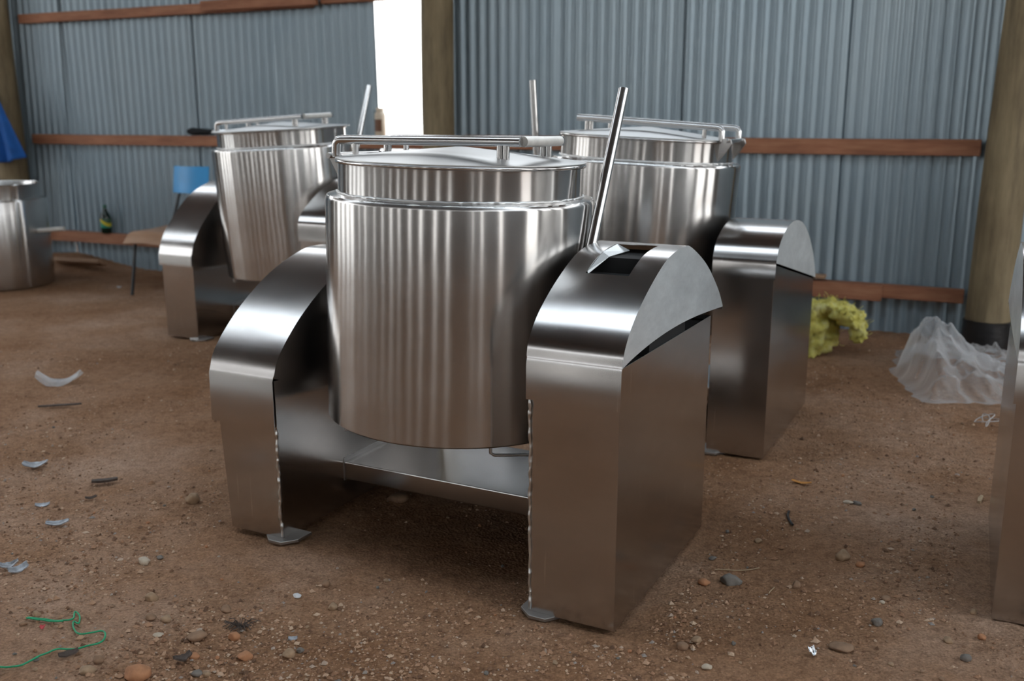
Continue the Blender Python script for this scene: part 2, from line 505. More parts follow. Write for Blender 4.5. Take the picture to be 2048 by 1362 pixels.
# ------------------------------------------------------------------ posts and rails
def post(t, r0, r1, h, label, n=-0.145, lean=(0, 0), z0=-0.1, seed=0):
    base = wp(t, n)
    o = empty('timber_post', (base.x, base.y, 0), WANG)
    tag(o, label, 'post', 'round timber posts along the back wall')
    mb = MB()
    pts, rad = [], []
    for i in range(25):
        f = i / 24
        z = z0 + (h - z0) * f
        pts.append((lean[0] * z + 0.006 * math.sin(z * 2.1 + seed), lean[1] * z, z))
        rad.append((r0 + (r1 - r0) * f) * (1 + 0.02 * noise.noise(Vector((seed, 0, z * 1.5)))))
    mb.tube(pts, 0, 28, True, rad)
    mb.build('pole', M['pole'], o, smooth=50)
    return o
post(-1.405, 0.125, 0.105, 3.38, 'round brown timber post at the far left, beside the blue cloth', n=-0.16, lean=(-0.012, 0), seed=1)
post(2.585, 0.108, 0.100, 3.38, 'round timber post in the middle, right of the bright gap in the wall', seed=2)
rp = post(5.905, 0.112, 0.098, 3.38, 'thick round timber post at the right with a black plastic wrapped foot', n=-0.20, lean=(0.018, 0.0), seed=3)
mb = MB()
mb.lathe([(0.1145, -0.1), (0.117, 0.0), (0.121, 0.06), (0.1185, 0.12), (0.120, 0.145), (0.110, 0.147)], 40)
mb.v = [(x * (1 + 0.02 * noise.noise(Vector((x * 20, y * 20, z * 20)))), y * (1 + 0.02 * noise.noise(Vector((y * 20, x * 20, z * 20)))), z) for x, y, z in mb.v]
mb.build('foot_wrap', M['black_plastic'], rp, smooth=60)

def rail(t0, t1, z0, z1, label, n0=-0.012, th=0.045, mat='rail', dz=0.0, name='wooden_rail'):
    o = wp((t0 + t1) / 2, n0 - th / 2, (z0 + z1) / 2)
    mb = MB()
    L = (t1 - t0) / 2; h = (z1 - z0) / 2
    n = 14
    vs = []; fs = []
    for i in range(n + 1):
        x = -L + 2 * L * i / n
        w = 0.004 * noise.noise(Vector((x * 1.3 + t0, z0 * 7, 0)))
        zz = w + dz * i / n
        vs += [(x, -th / 2, -h + zz), (x, th / 2, -h + zz), (x, th / 2, h + zz), (x, -th / 2, h + zz)]
    for i in range(n):
        a = i * 4
        for k in range(4):
            fs.append((a + k, a + (k + 1) % 4, a + 4 + (k + 1) % 4, a + 4 + k))
    fs.append((3, 2, 1, 0)); fs.append((n * 4, n * 4 + 1, n * 4 + 2, n * 4 + 3))
    mb.add(vs, fs)
    ob = mb.build(name, M[mat], None, loc=o, rotz=WANG, bevel=0.004)
    tag(ob, label, 'rail', 'wooden rails nailed to the wall')
    return ob
rail(-1.27, 2.465, 0.968, 1.045, 'long mid-height wooden rail at left, under the black cap', dz=0.008)
rail(2.705, 5.79, 0.985, 1.072, 'mid-height wooden rail at right, ending at the thick post')
rail(-1.29, 1.55, 1.915, 1.985, 'top wooden rail at the upper left corner')
rail(0.62, 1.62, 1.925, 1.995, 'short plank doubled onto the top rail above the far left kettle', n0=-0.060, th=0.04)
rail(1.63, 2.475, 1.935, 2.005, 'top wooden rail above the bright gap in the wall')
rail(2.70, 5.80, 1.965, 2.035, 'top wooden rail high between middle and right posts')
rail(-1.26, 2.465, 0.185, 0.272, 'bottom wooden rail at left that carries the green bottle')
rail(2.705, 5.78, 0.195, 0.272, 'bottom wooden rail at right, ending at the black wrapped post foot')
rail(4.3, 5.36, 0.182, 0.272, 'short plank doubled onto the bottom rail behind the yellow wool', n0=-0.062, th=0.035)
rail(4.3, 5.05, 0.285, 0.305, 'thin wooden strip lying on top of the bottom rail', n0=-0.02, th=0.07, mat='plank')

# ------------------------------------------------------------------ tilting kettles
def pedestal(root, x_in, x_out, y0, y1, arch, box_top, skirt, slot=None, gap=0.0, flare=0.0, y_lean=0.0, foot_at=None, welds=()):
    """Box of folded sheet with a rounded hood; x_in faces the pot. arch: (y, z) points of the crown from the front kink to the back."""
    sgn = 1 if x_out > x_in else -1
    zk = arch[0][1]
    zb = arch[-1][1]
    # --- box with open top
    b = MB()
    top = box_top if isinstance(box_top, tuple) else (box_top, box_top)
    xo_b = x_out - sgn * 0.002
    lo = [(x_in, y0 + y_lean), (xo_b - sgn * flare, y0 + y_lean), (xo_b - sgn * flare, y1), (x_in, y1)]
    hi = [(x_in, y0 + 0.004), (xo_b, y0 + 0.004), (xo_b, y1), (x_in, y1)]
    N = 8
    vs = []
    for i in range(N + 1):
        f = i / N
        for k in range(4):
            vs.append((lo[k][0] + (hi[k][0] - lo[k][0]) * f, lo[k][1] + (hi[k][1] - lo[k][1]) * f, 0.004 + ((top[0] if k < 2 else top[1]) - 0.004) * f))
    fs = []
    for i in range(N):
        for k in range(4):
            k2 = (k + 1) % 4
            fs.append((i * 4 + k, i * 4 + k2, (i + 1) * 4 + k2, (i + 1) * 4 + k))
    b.add(vs, fs)
    ped = b.build('pedestal', M['sheet'], root, solid=0.002, bevel=0.0025)
    # added black block in place of the shade inside
    g = MB()
    ins = 0.012
    zt = min(top) - 0.015
    g.box((min(x_in, xo_b) + ins, y0 + 0.014, 0.30), (max(x_in, xo_b) - ins - flare, y1 - 0.014, zt))
    if slot:
        xa_, xb_ = min(x_in, xo_b) + 0.004, max(x_in, xo_b) - 0.004
        g.box((xa_, -0.16, zt), (xb_, -0.06, 0.812))
        g.box((xa_, -0.06, zt), (xb_, 0.115, 0.851))
    g.build('inner_shade_block', M['dark'], ped)
    # --- hood: crown sheet + front and back skirts
    hx0, hx1 = x_in - sgn * 0.004, x_out + sgn * 0.005
    prof = [(arch[0][0] - 0.006, skirt), (arch[0][0] - 0.005, zk - 0.014), (arch[0][0] - 0.001, zk - 0.003)]
    # smooth the arch by Catmull-Rom
    A = [Vector((p[0], p[1])) for p in arch]
    sm = []
    for i in range(len(A) - 1):
        p0 = A[max(i - 1, 0)]; p1 = A[i]; p2 = A[i + 1]; p3 = A[min(i + 2, len(A) - 1)]
        for k in range(6):
            t = k / 6
            q = 0.5 * ((2 * p1) + (p2 - p0) * t + (2 * p0 - 5 * p1 + 4 * p2 - p3) * t * t + (3 * p1 - p0 - 3 * p2 + p3) * t ** 3)
            sm.append((q.x, q.y))
    sm.append(arch[-1])
    prof += sm
    prof += [(arch[-1][0] + 0.001, zb - 0.012)]
    us = [0.0, 0.5, 1.0]
    if slot:
        us = sorted([0.0, slot[0], slot[1], 1.0])
    c = MB()
    vs = [(hx0 + (hx1 - hx0) * u, y, z) for (y, z) in prof for u in us]
    nu = len(us)
    fs = []
    for j in range(len(prof) - 1):
        for i in range(nu - 1):
            if slot and us[i] == slot[0] and us[i + 1] == slot[1]:
                ym = (prof[j][0] + prof[j + 1][0]) / 2
                if slot[2] <= ym <= slot[3] and prof[j][1] > zk:
                    continue
            a = j * nu + i
            fs.append((a, a + 1, a + nu + 1, a + nu))
    c.add(vs, fs)
    hood = c.build('hood', M['sheet'], ped, smooth=35, solid=0.002)
    # --- cheeks: half-moon side sheets
    def cheek(x, bulge, lift, nm):
        m_ = MB()
        n = len(sm)
        vs = []
        R = 5
        ya, yb = sm[0][0], sm[-1][0]
        for k, (y, z) in enumerate(sm):
            f = (y - ya) / (yb - ya)
            base = zk + (zb - zk) * f - 0.004 + lift * math.sin(math.pi * min(1, max(0, f)) ** 0.8)
            base = min(base, z)
            if lift < 0: base = min(base, z - 0.002)
            for r_ in range(R + 1):
                g = r_ / R
                zz = base + (z - base) * g
                vs.append((x + bulge * math.sin(math.pi * min(1, max(0, f))) * (1 - g) ** 1.5, y, zz))
        fs = [(k * (R + 1) + r_, (k + 1) * (R + 1) + r_, (k + 1) * (R + 1) + r_ + 1, k * (R + 1) + r_ + 1) for k in range(n - 1) for r_ in range(R)]
        m_.add(vs, fs)
        return m_.build(nm, M['cheek' if lift >= 0 else 'sheet'], ped, smooth=40, solid=0.002)  # outer cheek gets the painted sky brightness, inner one plain steel
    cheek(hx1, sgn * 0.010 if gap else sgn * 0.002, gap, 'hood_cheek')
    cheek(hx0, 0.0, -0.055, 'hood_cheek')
    # --- foot plates at the corners towards the pot
    for (fx, fy) in (foot_at or []):
        p = MB()
        w, d = 0.056, 0.05
        p.prism([(fx - w, fy - d * 0.35), (fx - w * 0.35, fy - d), (fx + w * 0.45, fy - d), (fx + w, fy - d * 0.2), (fx + w, fy + d), (fx - w, fy + d)], -0.004, 0.005)
        p.build('foot_plate', M['plate'], ped, bevel=0.001)
    # --- weld beads
    for (pts, r) in welds:
        w = MB()
        P = []
        rad = []
        n = 60
        for i in range(n + 1):
            f = i / n * (len(pts) - 1)
            k = min(int(f), len(pts) - 2)
            q = Vector(pts[k]).lerp(Vector(pts[k + 1]), f - k)
            q += Vector((noise.noise(q * 31) * r * 0.6, noise.noise(q * 37 + Vector((5, 0, 0))) * r * 0.6, 0))
            P.append(q)
            rad.append(r * (0.55 + 0.7 * abs(noise.noise(q * 45 + Vector((0, 9, 0))))))
        w.tube(P, 0, 8, True, rad)
        w.build('weld_seam', M['weld'], ped, smooth=80)
    return ped

def kettle(origin, yaw, label, mirror=1, tilt=0.0, slot=True, gap=0.032, big=None, small=None, welds=True, lid_over=0.0, lever_top=None, lever_low=None, dz=0.0, taper=0.0, shift=(0.0, 0.0)):
    """origin: floor point under the pot; local x along the trunnions (large pedestal on +x unless mirrored), y to the back."""
    root = empty('tilting_kettle', origin, yaw)
    tag(root, label, 'kettle', 'stainless steel tilting kettles')
    X = mirror
    # tilt of the pot round the viewing direction, about the trunnion height
    d = (Vector(origin) - Vector((0, 0, 0))); d.z = 0; d.normalize()
    axis = Matrix.Rotation(-yaw, 3, 'Z') @ d
    T = Matrix.Translation((shift[0], shift[1], 0.62)) @ Matrix.Rotation(tilt, 4, axis) @ Matrix.Translation((0, 0, -0.62))
    zb, zs, zc = 0.375, 0.986 + dz, 1.074 + dz * 0.9
    R, RC = 0.368, 0.334
    # body
    mb = MB()
    mb.lathe([(0.30, zb + 0.03), (R - taper - 0.012, zb + 0.03), (R - taper - 0.012, zb + 0.004), (R - taper - 0.004, zb), (R - taper, zb + 0.004), (R - taper * 0.6, zb + 0.2), (R - taper * 0.2, zb + 0.4), (R, zs - 0.012), (R - 0.001, zs - 0.006), (R - 0.006, zs), (RC - 0.004, zs + 0.006)], 128)
    mb.lathe([(0.0, zb + 0.03), (0.30, zb + 0.03)], 128)
    pot = mb.build('pot', M['pot'], root, smooth=35, xf=T)
    # shoulder weld
    w = MB()
    P, rad = [], []
    for i in range(181):
        a = 2 * math.pi * i / 180
        rr = R - 0.0065 + 0.001 * noise.noise(Vector((math.cos(a) * 9, math.sin(a) * 9, 1)))
        P.append((rr * math.cos(a), rr * math.sin(a), zs - 0.002 + 0.001 * noise.noise(Vector((math.cos(a) * 12, math.sin(a) * 12, 4)))))
        rad.append(0.0012 + 0.003 * abs(noise.noise(Vector((math.cos(a) * 15, math.sin(a) * 15, 7)))))
    w.tube(P, 0, 8, False, rad)
    w.build('weld_seam', M['weld'], pot, smooth=80, xf=T)
    w = MB()
    P = [(RC + 0.003, 0, zs + 0.006)]
    P = [((RC + 0.002) * math.cos(2 * math.pi * i / 180), (RC + 0.002) * math.sin(2 * math.pi * i / 180), zs + 0.006 + 0.002 * noise.noise(Vector((math.cos(i * .0349) * 14, math.sin(i * .0349) * 14, 2)))) for i in range(181)]
    w.tube(P, 0.003, 8, False)
    w.build('weld_seam', M['weld'], pot, smooth=80, xf=T)
    # collar with rolled lip
    mb = MB()
    lip = [(RC + 0.003 + 0.005 * math.cos(a), zc + 0.005 * math.sin(a)) for a in [math.radians(x) for x in range(-120, 181, 30)]]
    mb.lathe([(RC, zs)] + [(RC, zs + 0.02), (RC, zc - 0.012)] + lip + [(RC - 0.004, zc - 0.02), (RC - 0.004, zs - 0.05)], 128)
    mb.build('collar', M['pot'], root, smooth=50, xf=T)
    # lid
    RL = 0.340 + lid_over
    zl = zc + 0.008
    mb = MB()
    mb.lathe([(0.0, zl + 0.034), (0.02, zl + 0.0335), (0.12, zl + 0.024), (0.24, zl + 0.0115), (RL - 0.01, zl + 0.0015), (RL, zl), (RL, zl - 0.003), (RL - 0.02, zl - 0.002), (0.0, zl + 0.02)], 128)
    lid = mb.build('lid', M['lid'], root, smooth=40, xf=T)
    # hinge at the -X side, rails across the lid, sleeve at the +X end
    sp = 0.125
    zr = 1.138 + dz * 0.9
    for s in (-1, 1):
        mb = MB()
        xa, xb = -X * 0.325, X * 0.245
        pts = [(xa - X * 0.004, s * sp, zc + 0.004), (xa - X * 0.002, s * sp, zr - 0.012), (xa + X * 0.006, s * sp, zr - 0.002), (xa + X * 0.016, s * sp, zr)]
        pts = [(p[0], p[1], p[2] - (0.012 if q_ else 0.0)) for q_, p in enumerate(pts)]
        pts += [(xa + (xb - xa) * f, s * sp, zr - 0.012 * (1 - f)) for f in (0.1, 0.4, 0.7, 1.0)]
        mb.tube(pts, 0.0125, 16)
        mb.build('handle_rail', M['tube'], lid, smooth=50, xf=T)
        for px in (-0.262, 0.195):
            q = X * px
            zz = zl + 0.034 * (1 - math.hypot(q, sp) / RL)
            for dy in ((-0.009, 0.009) if px > 0 else (0.0,)):
                p = MB()
                p.tube([(q + dy, s * sp, zz - 0.004), (q + dy, s * sp, zr - 0.008)], 0.0085, 12)
                p.build('rail_post', M['tube'], lid, smooth=50, xf=T)
        # hinge ear welded to the collar
        e = MB()
        hx = -X * 0.352
        yy = s * 0.105
        ear = [(hx - X * 0.012, zl - 0.010), (hx - X * 0.006, zl + 0.006), (hx + X * 0.010, zl + 0.010), (hx + X * 0.035, zl + 0.0), (-X * (math.sqrt(RC ** 2 - 0.105 ** 2) - 0.003), zs + 0.012), (hx + X * 0.012, zl - 0.05)]
        n = len(ear)
        e.add([(x, yy - 0.003, z) for x, z in ear] + [(x, yy + 0.003, z) for x, z in ear],
              [tuple(range(n)), tuple(range(2 * n - 1, n - 1, -1))] + [(i, (i + 1) % n, n + (i + 1) % n, n + i) for i in range(n)])
        e.build('hinge_ear', M['sheet'], pot, bevel=0.001, xf=T)
    p = MB()
    p.tube([(-X * 0.345, -0.14, zl), (-X * 0.345, 0.14, zl)], 0.008, 14)
    p.build('hinge_pin', M['tube'], lid, smooth=50, xf=T)
    p = MB()
    xg = X * 0.243
    p.tube([(xg, -sp + 0.016, zr), (xg, -sp + 0.02, zr), (xg, sp - 0.02, zr), (xg, sp - 0.016, zr)], 0.0135, 18)
    g = p.build('handle_sleeve', M['sleeve'], lid, smooth=50, xf=T)
    g['label'] = 'white nylon handle sleeve'
    # trunnions
    for s in (-1, 1):
        p = MB()
        p.tube([(s * (R - 0.01), 0.03, 0.62), (s * 0.45, 0.03, 0.62)], 0.03, 20)
        p.build('trunnion', M['tube'], root, smooth=50)
    # outlet bracket below the pot
    p = MB()
    p.tube([(X * 0.215, -0.20, zb + 0.02), (X * 0.22, -0.205, zb - 0.036), (X * 0.228, -0.20, zb - 0.042), (X * 0.31, -0.12, zb - 0.050), (X * 0.315, -0.11, zb + 0.03)], 0.0045, 8)
    p.build('drain_bracket', M['plate'], root, smooth=50, xf=T)
    p = MB()
    p.tube([(-X * 0.20, -0.265, zb + 0.006), (-X * 0.20, -0.265, zb - 0.028)], 0.007, 10)
    p.build('drain_stub', M['plate'], root, smooth=50, xf=T)
    # crossbeam tray
    p = MB()
    p.box((-0.432, -0.006, 0.087), (0.40, 0.36, 0.144))
    p.build('crossbeam', M['sheet'], root, bevel=0.003)
    p = MB()
    p.box((-0.436, -0.009, 0.083), (-0.428, 0.30, 0.156))
    p.build('beam_bracket', M['plate'], root, bevel=0.001)
    # pedestals
    bg = dict(x_in=0.392, x_out=0.620, y0=-0.36, y1=0.34,
              arch=[(-0.364, 0.652), (-0.350, 0.692), (-0.300, 0.745), (-0.205, 0.805), (-0.08, 0.859), (0.04, 0.874), (0.11, 0.866), (0.255, 0.802), (0.375, 0.718), (0.432, 0.660)], box_top=0.645, skirt=0.55)
    if big: bg.update(big)
    smd = dict(x_in=-0.430, x_out=-0.655, y0=-0.31, y1=0.56,
               arch=[(-0.314, 0.490), (-0.285, 0.548), (-0.185, 0.640), (-0.045, 0.725), (0.10, 0.776), (0.20, 0.787), (0.32, 0.770), (0.46, 0.705), (0.57, 0.585), (0.585, 0.49)], box_top=0.475, skirt=0.335, flare=0.03, y_lean=0.006)
    if small: smd.update(small)
    for dct in (bg, smd):
        dct['x_in'] *= X; dct['x_out'] *= X
    xi, xo, yf = bg['x_in'], bg['x_out'], bg['y0']
    wl = []
    if welds:
        wl = [([(xi + X * 0.004, yf - 0.001, 0.01), (xi + X * 0.003, yf - 0.001, 0.3), (xi + X * 0.002, yf - 0.001, 0.55)], 0.005)]
    pb = pedestal(root, slot=(0.25, 0.72, -0.165, 0.040) if slot else None, gap=gap, foot_at=[(xi + X * 0.03, yf + 0.028)], welds=wl, **bg)
    xi2, yf2 = smd['x_in'], smd['y0']
    wl = []
    if welds:
        wl = [([(xi2 - X * 0.003, yf2 + 0.006, 0.01), (xi2 - X * 0.002, yf2 + 0.004, 0.2), (xi2 - X * 0.002, yf2 + 0.003, 0.335)], 0.006)]
    pedestal(root, slot=None, gap=0.0, foot_at=[(xi2 - X * 0.012, yf2 + 0.03)], welds=wl, **smd)
    if slot:
        # folded flange along one side of the slot
        p = MB()
        xs = 0.389 + 0.235 * 0.25
        p.add([(X * xs, -0.155, 0.828), (X * xs, -0.06, 0.864), (X * xs, 0.04, 0.873), (X * (xs + 0.034), 0.04, 0.858), (X * (xs + 0.018), -0.06, 0.853), (X * (xs + 0.002), -0.155, 0.822)], [(0, 1, 4, 5), (1, 2, 3, 4)])
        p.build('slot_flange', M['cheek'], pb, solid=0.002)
    # lever
    lt = lever_top or (0.384, 0.222, 1.268)
    p = MB()
    ll = lever_low or (0.378, 0.035)
    b1 = Vector((X * ll[0], ll[1], 0.873)); t1 = Vector((X * lt[0], lt[1], lt[2]))
    b0 = b1 + (b1 - t1) * ((0.873 - 0.72) / (t1.z - 0.873))
    p.tube([b0, b1, t1], 0.0142, 18)
    p.build('tilting_lever', M['tube'], root, smooth=50)
    return root

YF = math.radians(-27.5)
u = Vector((math.cos(YF), math.sin(YF), 0)); v = Vector((-math.sin(YF), math.cos(YF), 0))
OF = Vector((0.243, 2.150, 0)) - u * 0.62 + v * 0.36
kettle(OF, YF, 'large stainless steel tilting kettle in the foreground, nearest and fully in view', tilt=math.radians(1.4), shift=(-0.010, 0.0))
YB = math.radians(-26.5)
u = Vector((math.cos(YB), math.sin(YB), 0)); v = Vector((-math.sin(YB), math.cos(YB), 0))
OB = Vector((0.897, 3.368, 0)) - u * 0.62 + v * 0.36
OL = Vector((-1.72, 5.31, 0)) + u * 0.43 + v * 0.31
# right-hand machine behind: lid hinged at the right, lever at the left
kettle(OB, YB, 'stainless steel kettle behind on the right, its lid hinged at the right', mirror=-1, tilt=math.radians(2.8), slot=False, gap=0.0, welds=False, dz=0.045, taper=0.03,
                  big=dict(x_in=0.43, x_out=0.655, y0=-0.31, y1=0.56, arch=[(-0.314, 0.490), (-0.285, 0.548), (-0.185, 0.640), (-0.045, 0.725), (0.10, 0.776), (0.20, 0.787), (0.32, 0.770), (0.46, 0.705), (0.57, 0.585), (0.585, 0.49)], box_top=0.475, skirt=0.335, flare=0.03, y_lean=0.006),
                  small=dict(x_in=-0.41, x_out=-0.620, y0=-0.36, y1=0.43, arch=[(-0.364, 0.712), (-0.325, 0.765), (-0.24, 0.806), (-0.12, 0.826), (0.0, 0.82), (0.12, 0.79), (0.25, 0.725), (0.36, 0.64), (0.432, 0.55)], box_top=(0.70, 0.54), skirt=0.65, flare=0.0, y_lean=0.0),
                  lever_low=(0.405, -0.07), lever_top=(0.425, -0.09, 1.335))
kettle(OL, YB, 'stainless steel kettle at the back left, standing in front of the blue chair', tilt=math.radians(-3.0), slot=False, gap=0.0, welds=False, lid_over=0.02, dz=0.055, taper=0.012, lever_top=(0.384, 0.222, 1.35),
       big=dict(y0=-0.42, arch=[(-0.422, 0.695), (-0.38, 0.745), (-0.24, 0.83), (-0.10, 0.88), (0.0, 0.89), (0.10, 0.88), (0.255, 0.815), (0.38, 0.735), (0.425, 0.70)], box_top=0.685, skirt=0.60),
       small=dict(arch=[(-0.314, 0.470), (-0.29, 0.535), (-0.22, 0.625), (-0.07, 0.755), (0.10, 0.825), (0.20, 0.835), (0.32, 0.815), (0.46, 0.74), (0.57, 0.60), (0.585, 0.47)], box_top=0.455, skirt=0.40, flare=0.004))
YR = math.radians(-24.5)
u = Vector((math.cos(YR), math.sin(YR), 0)); v = Vector((-math.sin(YR), math.cos(YR), 0))
OR = Vector((1.165, 2.215, 0)) + u * 0.62 + v * 0.36
kettle(OR, YR, 'stainless steel kettle cut off by the right edge, only its pedestal in view', mirror=-1, slot=False, gap=0.0, welds=False)

# ------------------------------------------------------------------ open pot on the floor, far left
pr_ = empty('open_pot', (-3.73, 7.19, 0), 0)
tag(pr_, 'open stainless steel pot without lid standing on the floor at the left edge', 'pot')
mb = MB()
mb.lathe([(0.0, 0.02), (0.35, 0.02), (0.357, 0.0), (0.36, 0.01), (0.36, 0.3), (0.36, 0.605), (0.354, 0.618), (0.325, 0.622)], 96)
mb.build('body', M['pot'], pr_, smooth=35)
mb = MB()
mb.lathe([(0.325, 0.615), (0.325, 0.715), (0.327, 0.722), (0.325, 0.726), (0.320, 0.72), (0.318, 0.5), (0.318, 0.08), (0.0, 0.07)], 96)
mb.build('collar', M['pot'], pr_, smooth=40)
mb = MB()
mb.tube([(0.33, -0.08, 0.395), (0.40, -0.09, 0.40), (0.545, -0.11, 0.412)], 0.016, 14)
o = mb.build('spout_pipe', M['sleeve'], pr_, smooth=50)
o['label'] = 'pale pipe sticking out of the side'

# ------------------------------------------------------------------ blue chair
ch = empty('school_chair', (-2.36, 6.79, 0), WANG)
tag(ch, 'school chair with a blue backrest and brown plywood seat by the wall', 'chair')
mb = MB()
def seatf(a, b_):
    x = -0.20 + 0.40 * a
    y = -0.20 + 0.40 * b_
    z = 0.44 + 0.012 * math.cos((a - 0.5) * math.pi) - 0.012
    if b_ < 0.25:
        z -= 0.075 * ((0.25 - b_) / 0.25) ** 2
    z += 0.01 * max(0, b_ - 0.7) / 0.3
    return (x, y, z)
mb.grid(seatf, 16, 20)
mb.build('seat', M['seat'], ch, smooth=60, solid=0.012)
mb = MB()
mb.grid(lambda a, b_: (-0.155 + 0.31 * a, 0.235 + 0.03 * b_ - 0.03 * math.cos((a - 0.5) * math.pi) + 0.03, 0.665 + 0.185 * b_), 14, 6)
mb.build('backrest', M['blue_paint'], ch, smooth=60, solid=0.010, bevel=0.002)
for sx in (-1, 1):
    mb = MB()
    mb.tube([(sx * 0.17, -0.185, 0.0), (sx * 0.16, -0.155, 0.2), (sx * 0.15, -0.13, 0.40), (sx * 0.15, -0.10, 0.42), (sx * 0.15, 0.16, 0.418)], 0.0115, 12)
    mb.build('leg', M['black_paint'], ch, smooth=60)
    mb = MB()
    mb.tube([(sx * 0.165, 0.27, 0.0), (sx * 0.15, 0.19, 0.3), (sx * 0.13, 0.20, 0.45), (sx * 0.105, 0.262, 0.66), (sx * 0.105, 0.295, 0.80)], 0.0115, 12)
    mb.build('leg', M['black_paint'], ch, smooth=60)
mb = MB()
mb.tube([(-0.15, -0.10, 0.42), (0.15, -0.10, 0.42)], 0.009, 10)
mb.build('seat_frame', M['black_paint'], ch, smooth=60)

# ------------------------------------------------------------------ things on and at the wall
p0 = wp(-0.535, -0.052, 0.2735)
bt = empty('bottle', p0, WANG)
tag(bt, 'dark green glass bottle with a green and yellow label on the bottom rail', 'bottle')
mb = MB()
mb.lathe([(0.0, 0.0), (0.036, 0.0), (0.041, 0.006), (0.041, 0.12), (0.036, 0.145), (0.020, 0.175), (0.0145, 0.195), (0.0145, 0.212), (0.0, 0.212)], 32)
mb.build('body', M['bottle'], bt, smooth=50)
mb = MB(); mb.lathe([(0.0415, 0.045), (0.0418, 0.047), (0.0418, 0.114), (0.0415, 0.116)], 32)
mb.build('bottle_label', M['bottle_label'], bt, smooth=50)
mb = MB(); mb.lathe([(0.016, 0.203), (0.0165, 0.205), (0.0165, 0.222), (0.013, 0.226), (0.0, 0.226)], 24)
mb.build('cap', M['bottle_cap'], bt, smooth=50)

p0 = wp(2.068, -0.035, 1.051)
jr = empty('plastic_jar', p0, WANG)
tag(jr, 'cream plastic jar with a brown label on the rail at the bright wall gap', 'jar')
mb = MB()
mb.lathe([(0.0, 0.0), (0.034, 0.0), (0.038, 0.006), (0.038, 0.145), (0.033, 0.165), (0.024, 0.172), (0.0, 0.172)], 32)
mb.build('body', M['jar'], jr, smooth=50)
mb = MB(); mb.lathe([(0.025, 0.172), (0.0265, 0.173), (0.0265, 0.192), (0.024, 0.196), (0.0, 0.196)], 28)
mb.build('cap', M['jar'], jr, smooth=50)
mb = MB()
mb.add([(0.0385 * math.cos(a), 0.0385 * math.sin(a), z) for z in (0.04, 0.12) for a in [math.radians(x) for x in range(225, 316, 10)]],
       [(i, i + 1, i + 11, i + 10) for i in range(9)])
mb.build('jar_label', M['jar_label'], jr, smooth=50)

# black knitted cap on the rail
mb = MB()
mb.grid(lambda a, b_: (0.135 * math.cos(math.pi * b_) * -1.0, 0.030 * math.sin(math.pi * b_) ** 0.5 * math.cos(2 * math.pi * a), 0.024 + 0.024 * math.sin(math.pi * b_) ** 0.45 * math.sin(2 * math.pi * a) * (1 + 0.25 * math.sin(b_ * 7)) + 0.004 * noise.noise(Vector((a * 5, b_ * 8, 0)))), 20, 24)
o = mb.build('cap', M['black_cloth'], None, smooth=180, loc=wp(0.505, -0.038, 1.056), rotz=WANG)
o.name = 'knitted_cap'
tag(o, 'black knitted cap lying on the mid-height rail', 'cap')

# blue cloth hanging on the left post
cl = MB()
def cloth(a, b_):
    f = b_ ** 0.9
    half = 0.03 + 0.215 * f
    t = -1.37 + 0.02 * f + (a - 0.5) * 2 * half + 0.06 * f
    z = 1.415 - 0.585 * b_ + 0.05 * f * math.cos((a - 0.5) * 3.0) * -1 + 0.05 * f
    n = -0.315 - 0.03 * math.sin(a * 15 + b_ * 2) * f - 0.02 * math.sin(a * 31) * f - 0.03 * f
    return wp(t, n, z)
cl.grid(cloth, 50, 30)
o = cl.build('hanging_cloth', M['blue_cloth'], None, smooth=180, solid=0.004)
tag(o, 'bright blue cloth hanging from the far left post', 'cloth')
mb = MB()
mb.tube([wp(-1.40, -0.262, 1.455), wp(-1.39, -0.29, 1.45), wp(-1.37, -0.312, 1.425), wp(-1.37, -0.315, 1.405)], 0.004, 8)
tag(mb.build('wire_hook', M['black_paint'], None, smooth=60), 'dark wire hook holding the blue cloth on the post', 'hook')

# plank lying at the foot of the wall, left
mb = MB(); mb.box((-0.22, -0.05, -0.016), (0.22, 0.05, 0.016))
o = mb.build('wooden_plank', M['plank'], None, bevel=0.004, loc=wp(-0.56, -0.32, 0.075), rotz=WANG + 0.1)
o.rotation_euler.x = math.radians(-25)
tag(o, 'short pale plank on the soil below the green bottle', 'plank')

# ------------------------------------------------------------------ yellow glass wool
wl = MB()
def wool(a, b_):
    # thick flap: comes over the top of the lump and curls down at the right
    ang = math.radians(150 - 165 * a)
    rx, rz = 0.155, 0.115
    x = 0.035 + rx * math.cos(ang) * (1.0 + 0.25 * max(0, a - 0.5))
    z = 0.150 + rz * math.sin(ang)
    y = (b_ - 0.5) * 0.24 - 0.08 * a - 0.02
    n = noise.fractal(Vector((a * 6, b_ * 5, 2.0)), 0.9, 2.0, 5) * 0.032
    return (x + n * math.cos(ang), y + n * 0.8, max(0.0, z + n * math.sin(ang)))
wl.grid(wool, 80, 46)
wo = empty('glass_wool', (1.615, 5.07, -0.004), math.radians(-20))
tag(wo, 'torn piece of yellow glass wool insulation leaning behind the right pedestal', 'insulation')
o = wl.build('wool_sheet', M['wool'], wo, smooth=180, solid=0.05)
md = o.modifiers.new('sub', 'SUBSURF'); md.levels = 1; md.render_levels = 1
tx = bpy.data.textures.new('wool_clouds', 'CLOUDS'); tx.noise_scale = 0.03
md = o.modifiers.new('rough', 'DISPLACE'); md.texture = tx; md.strength = 0.03
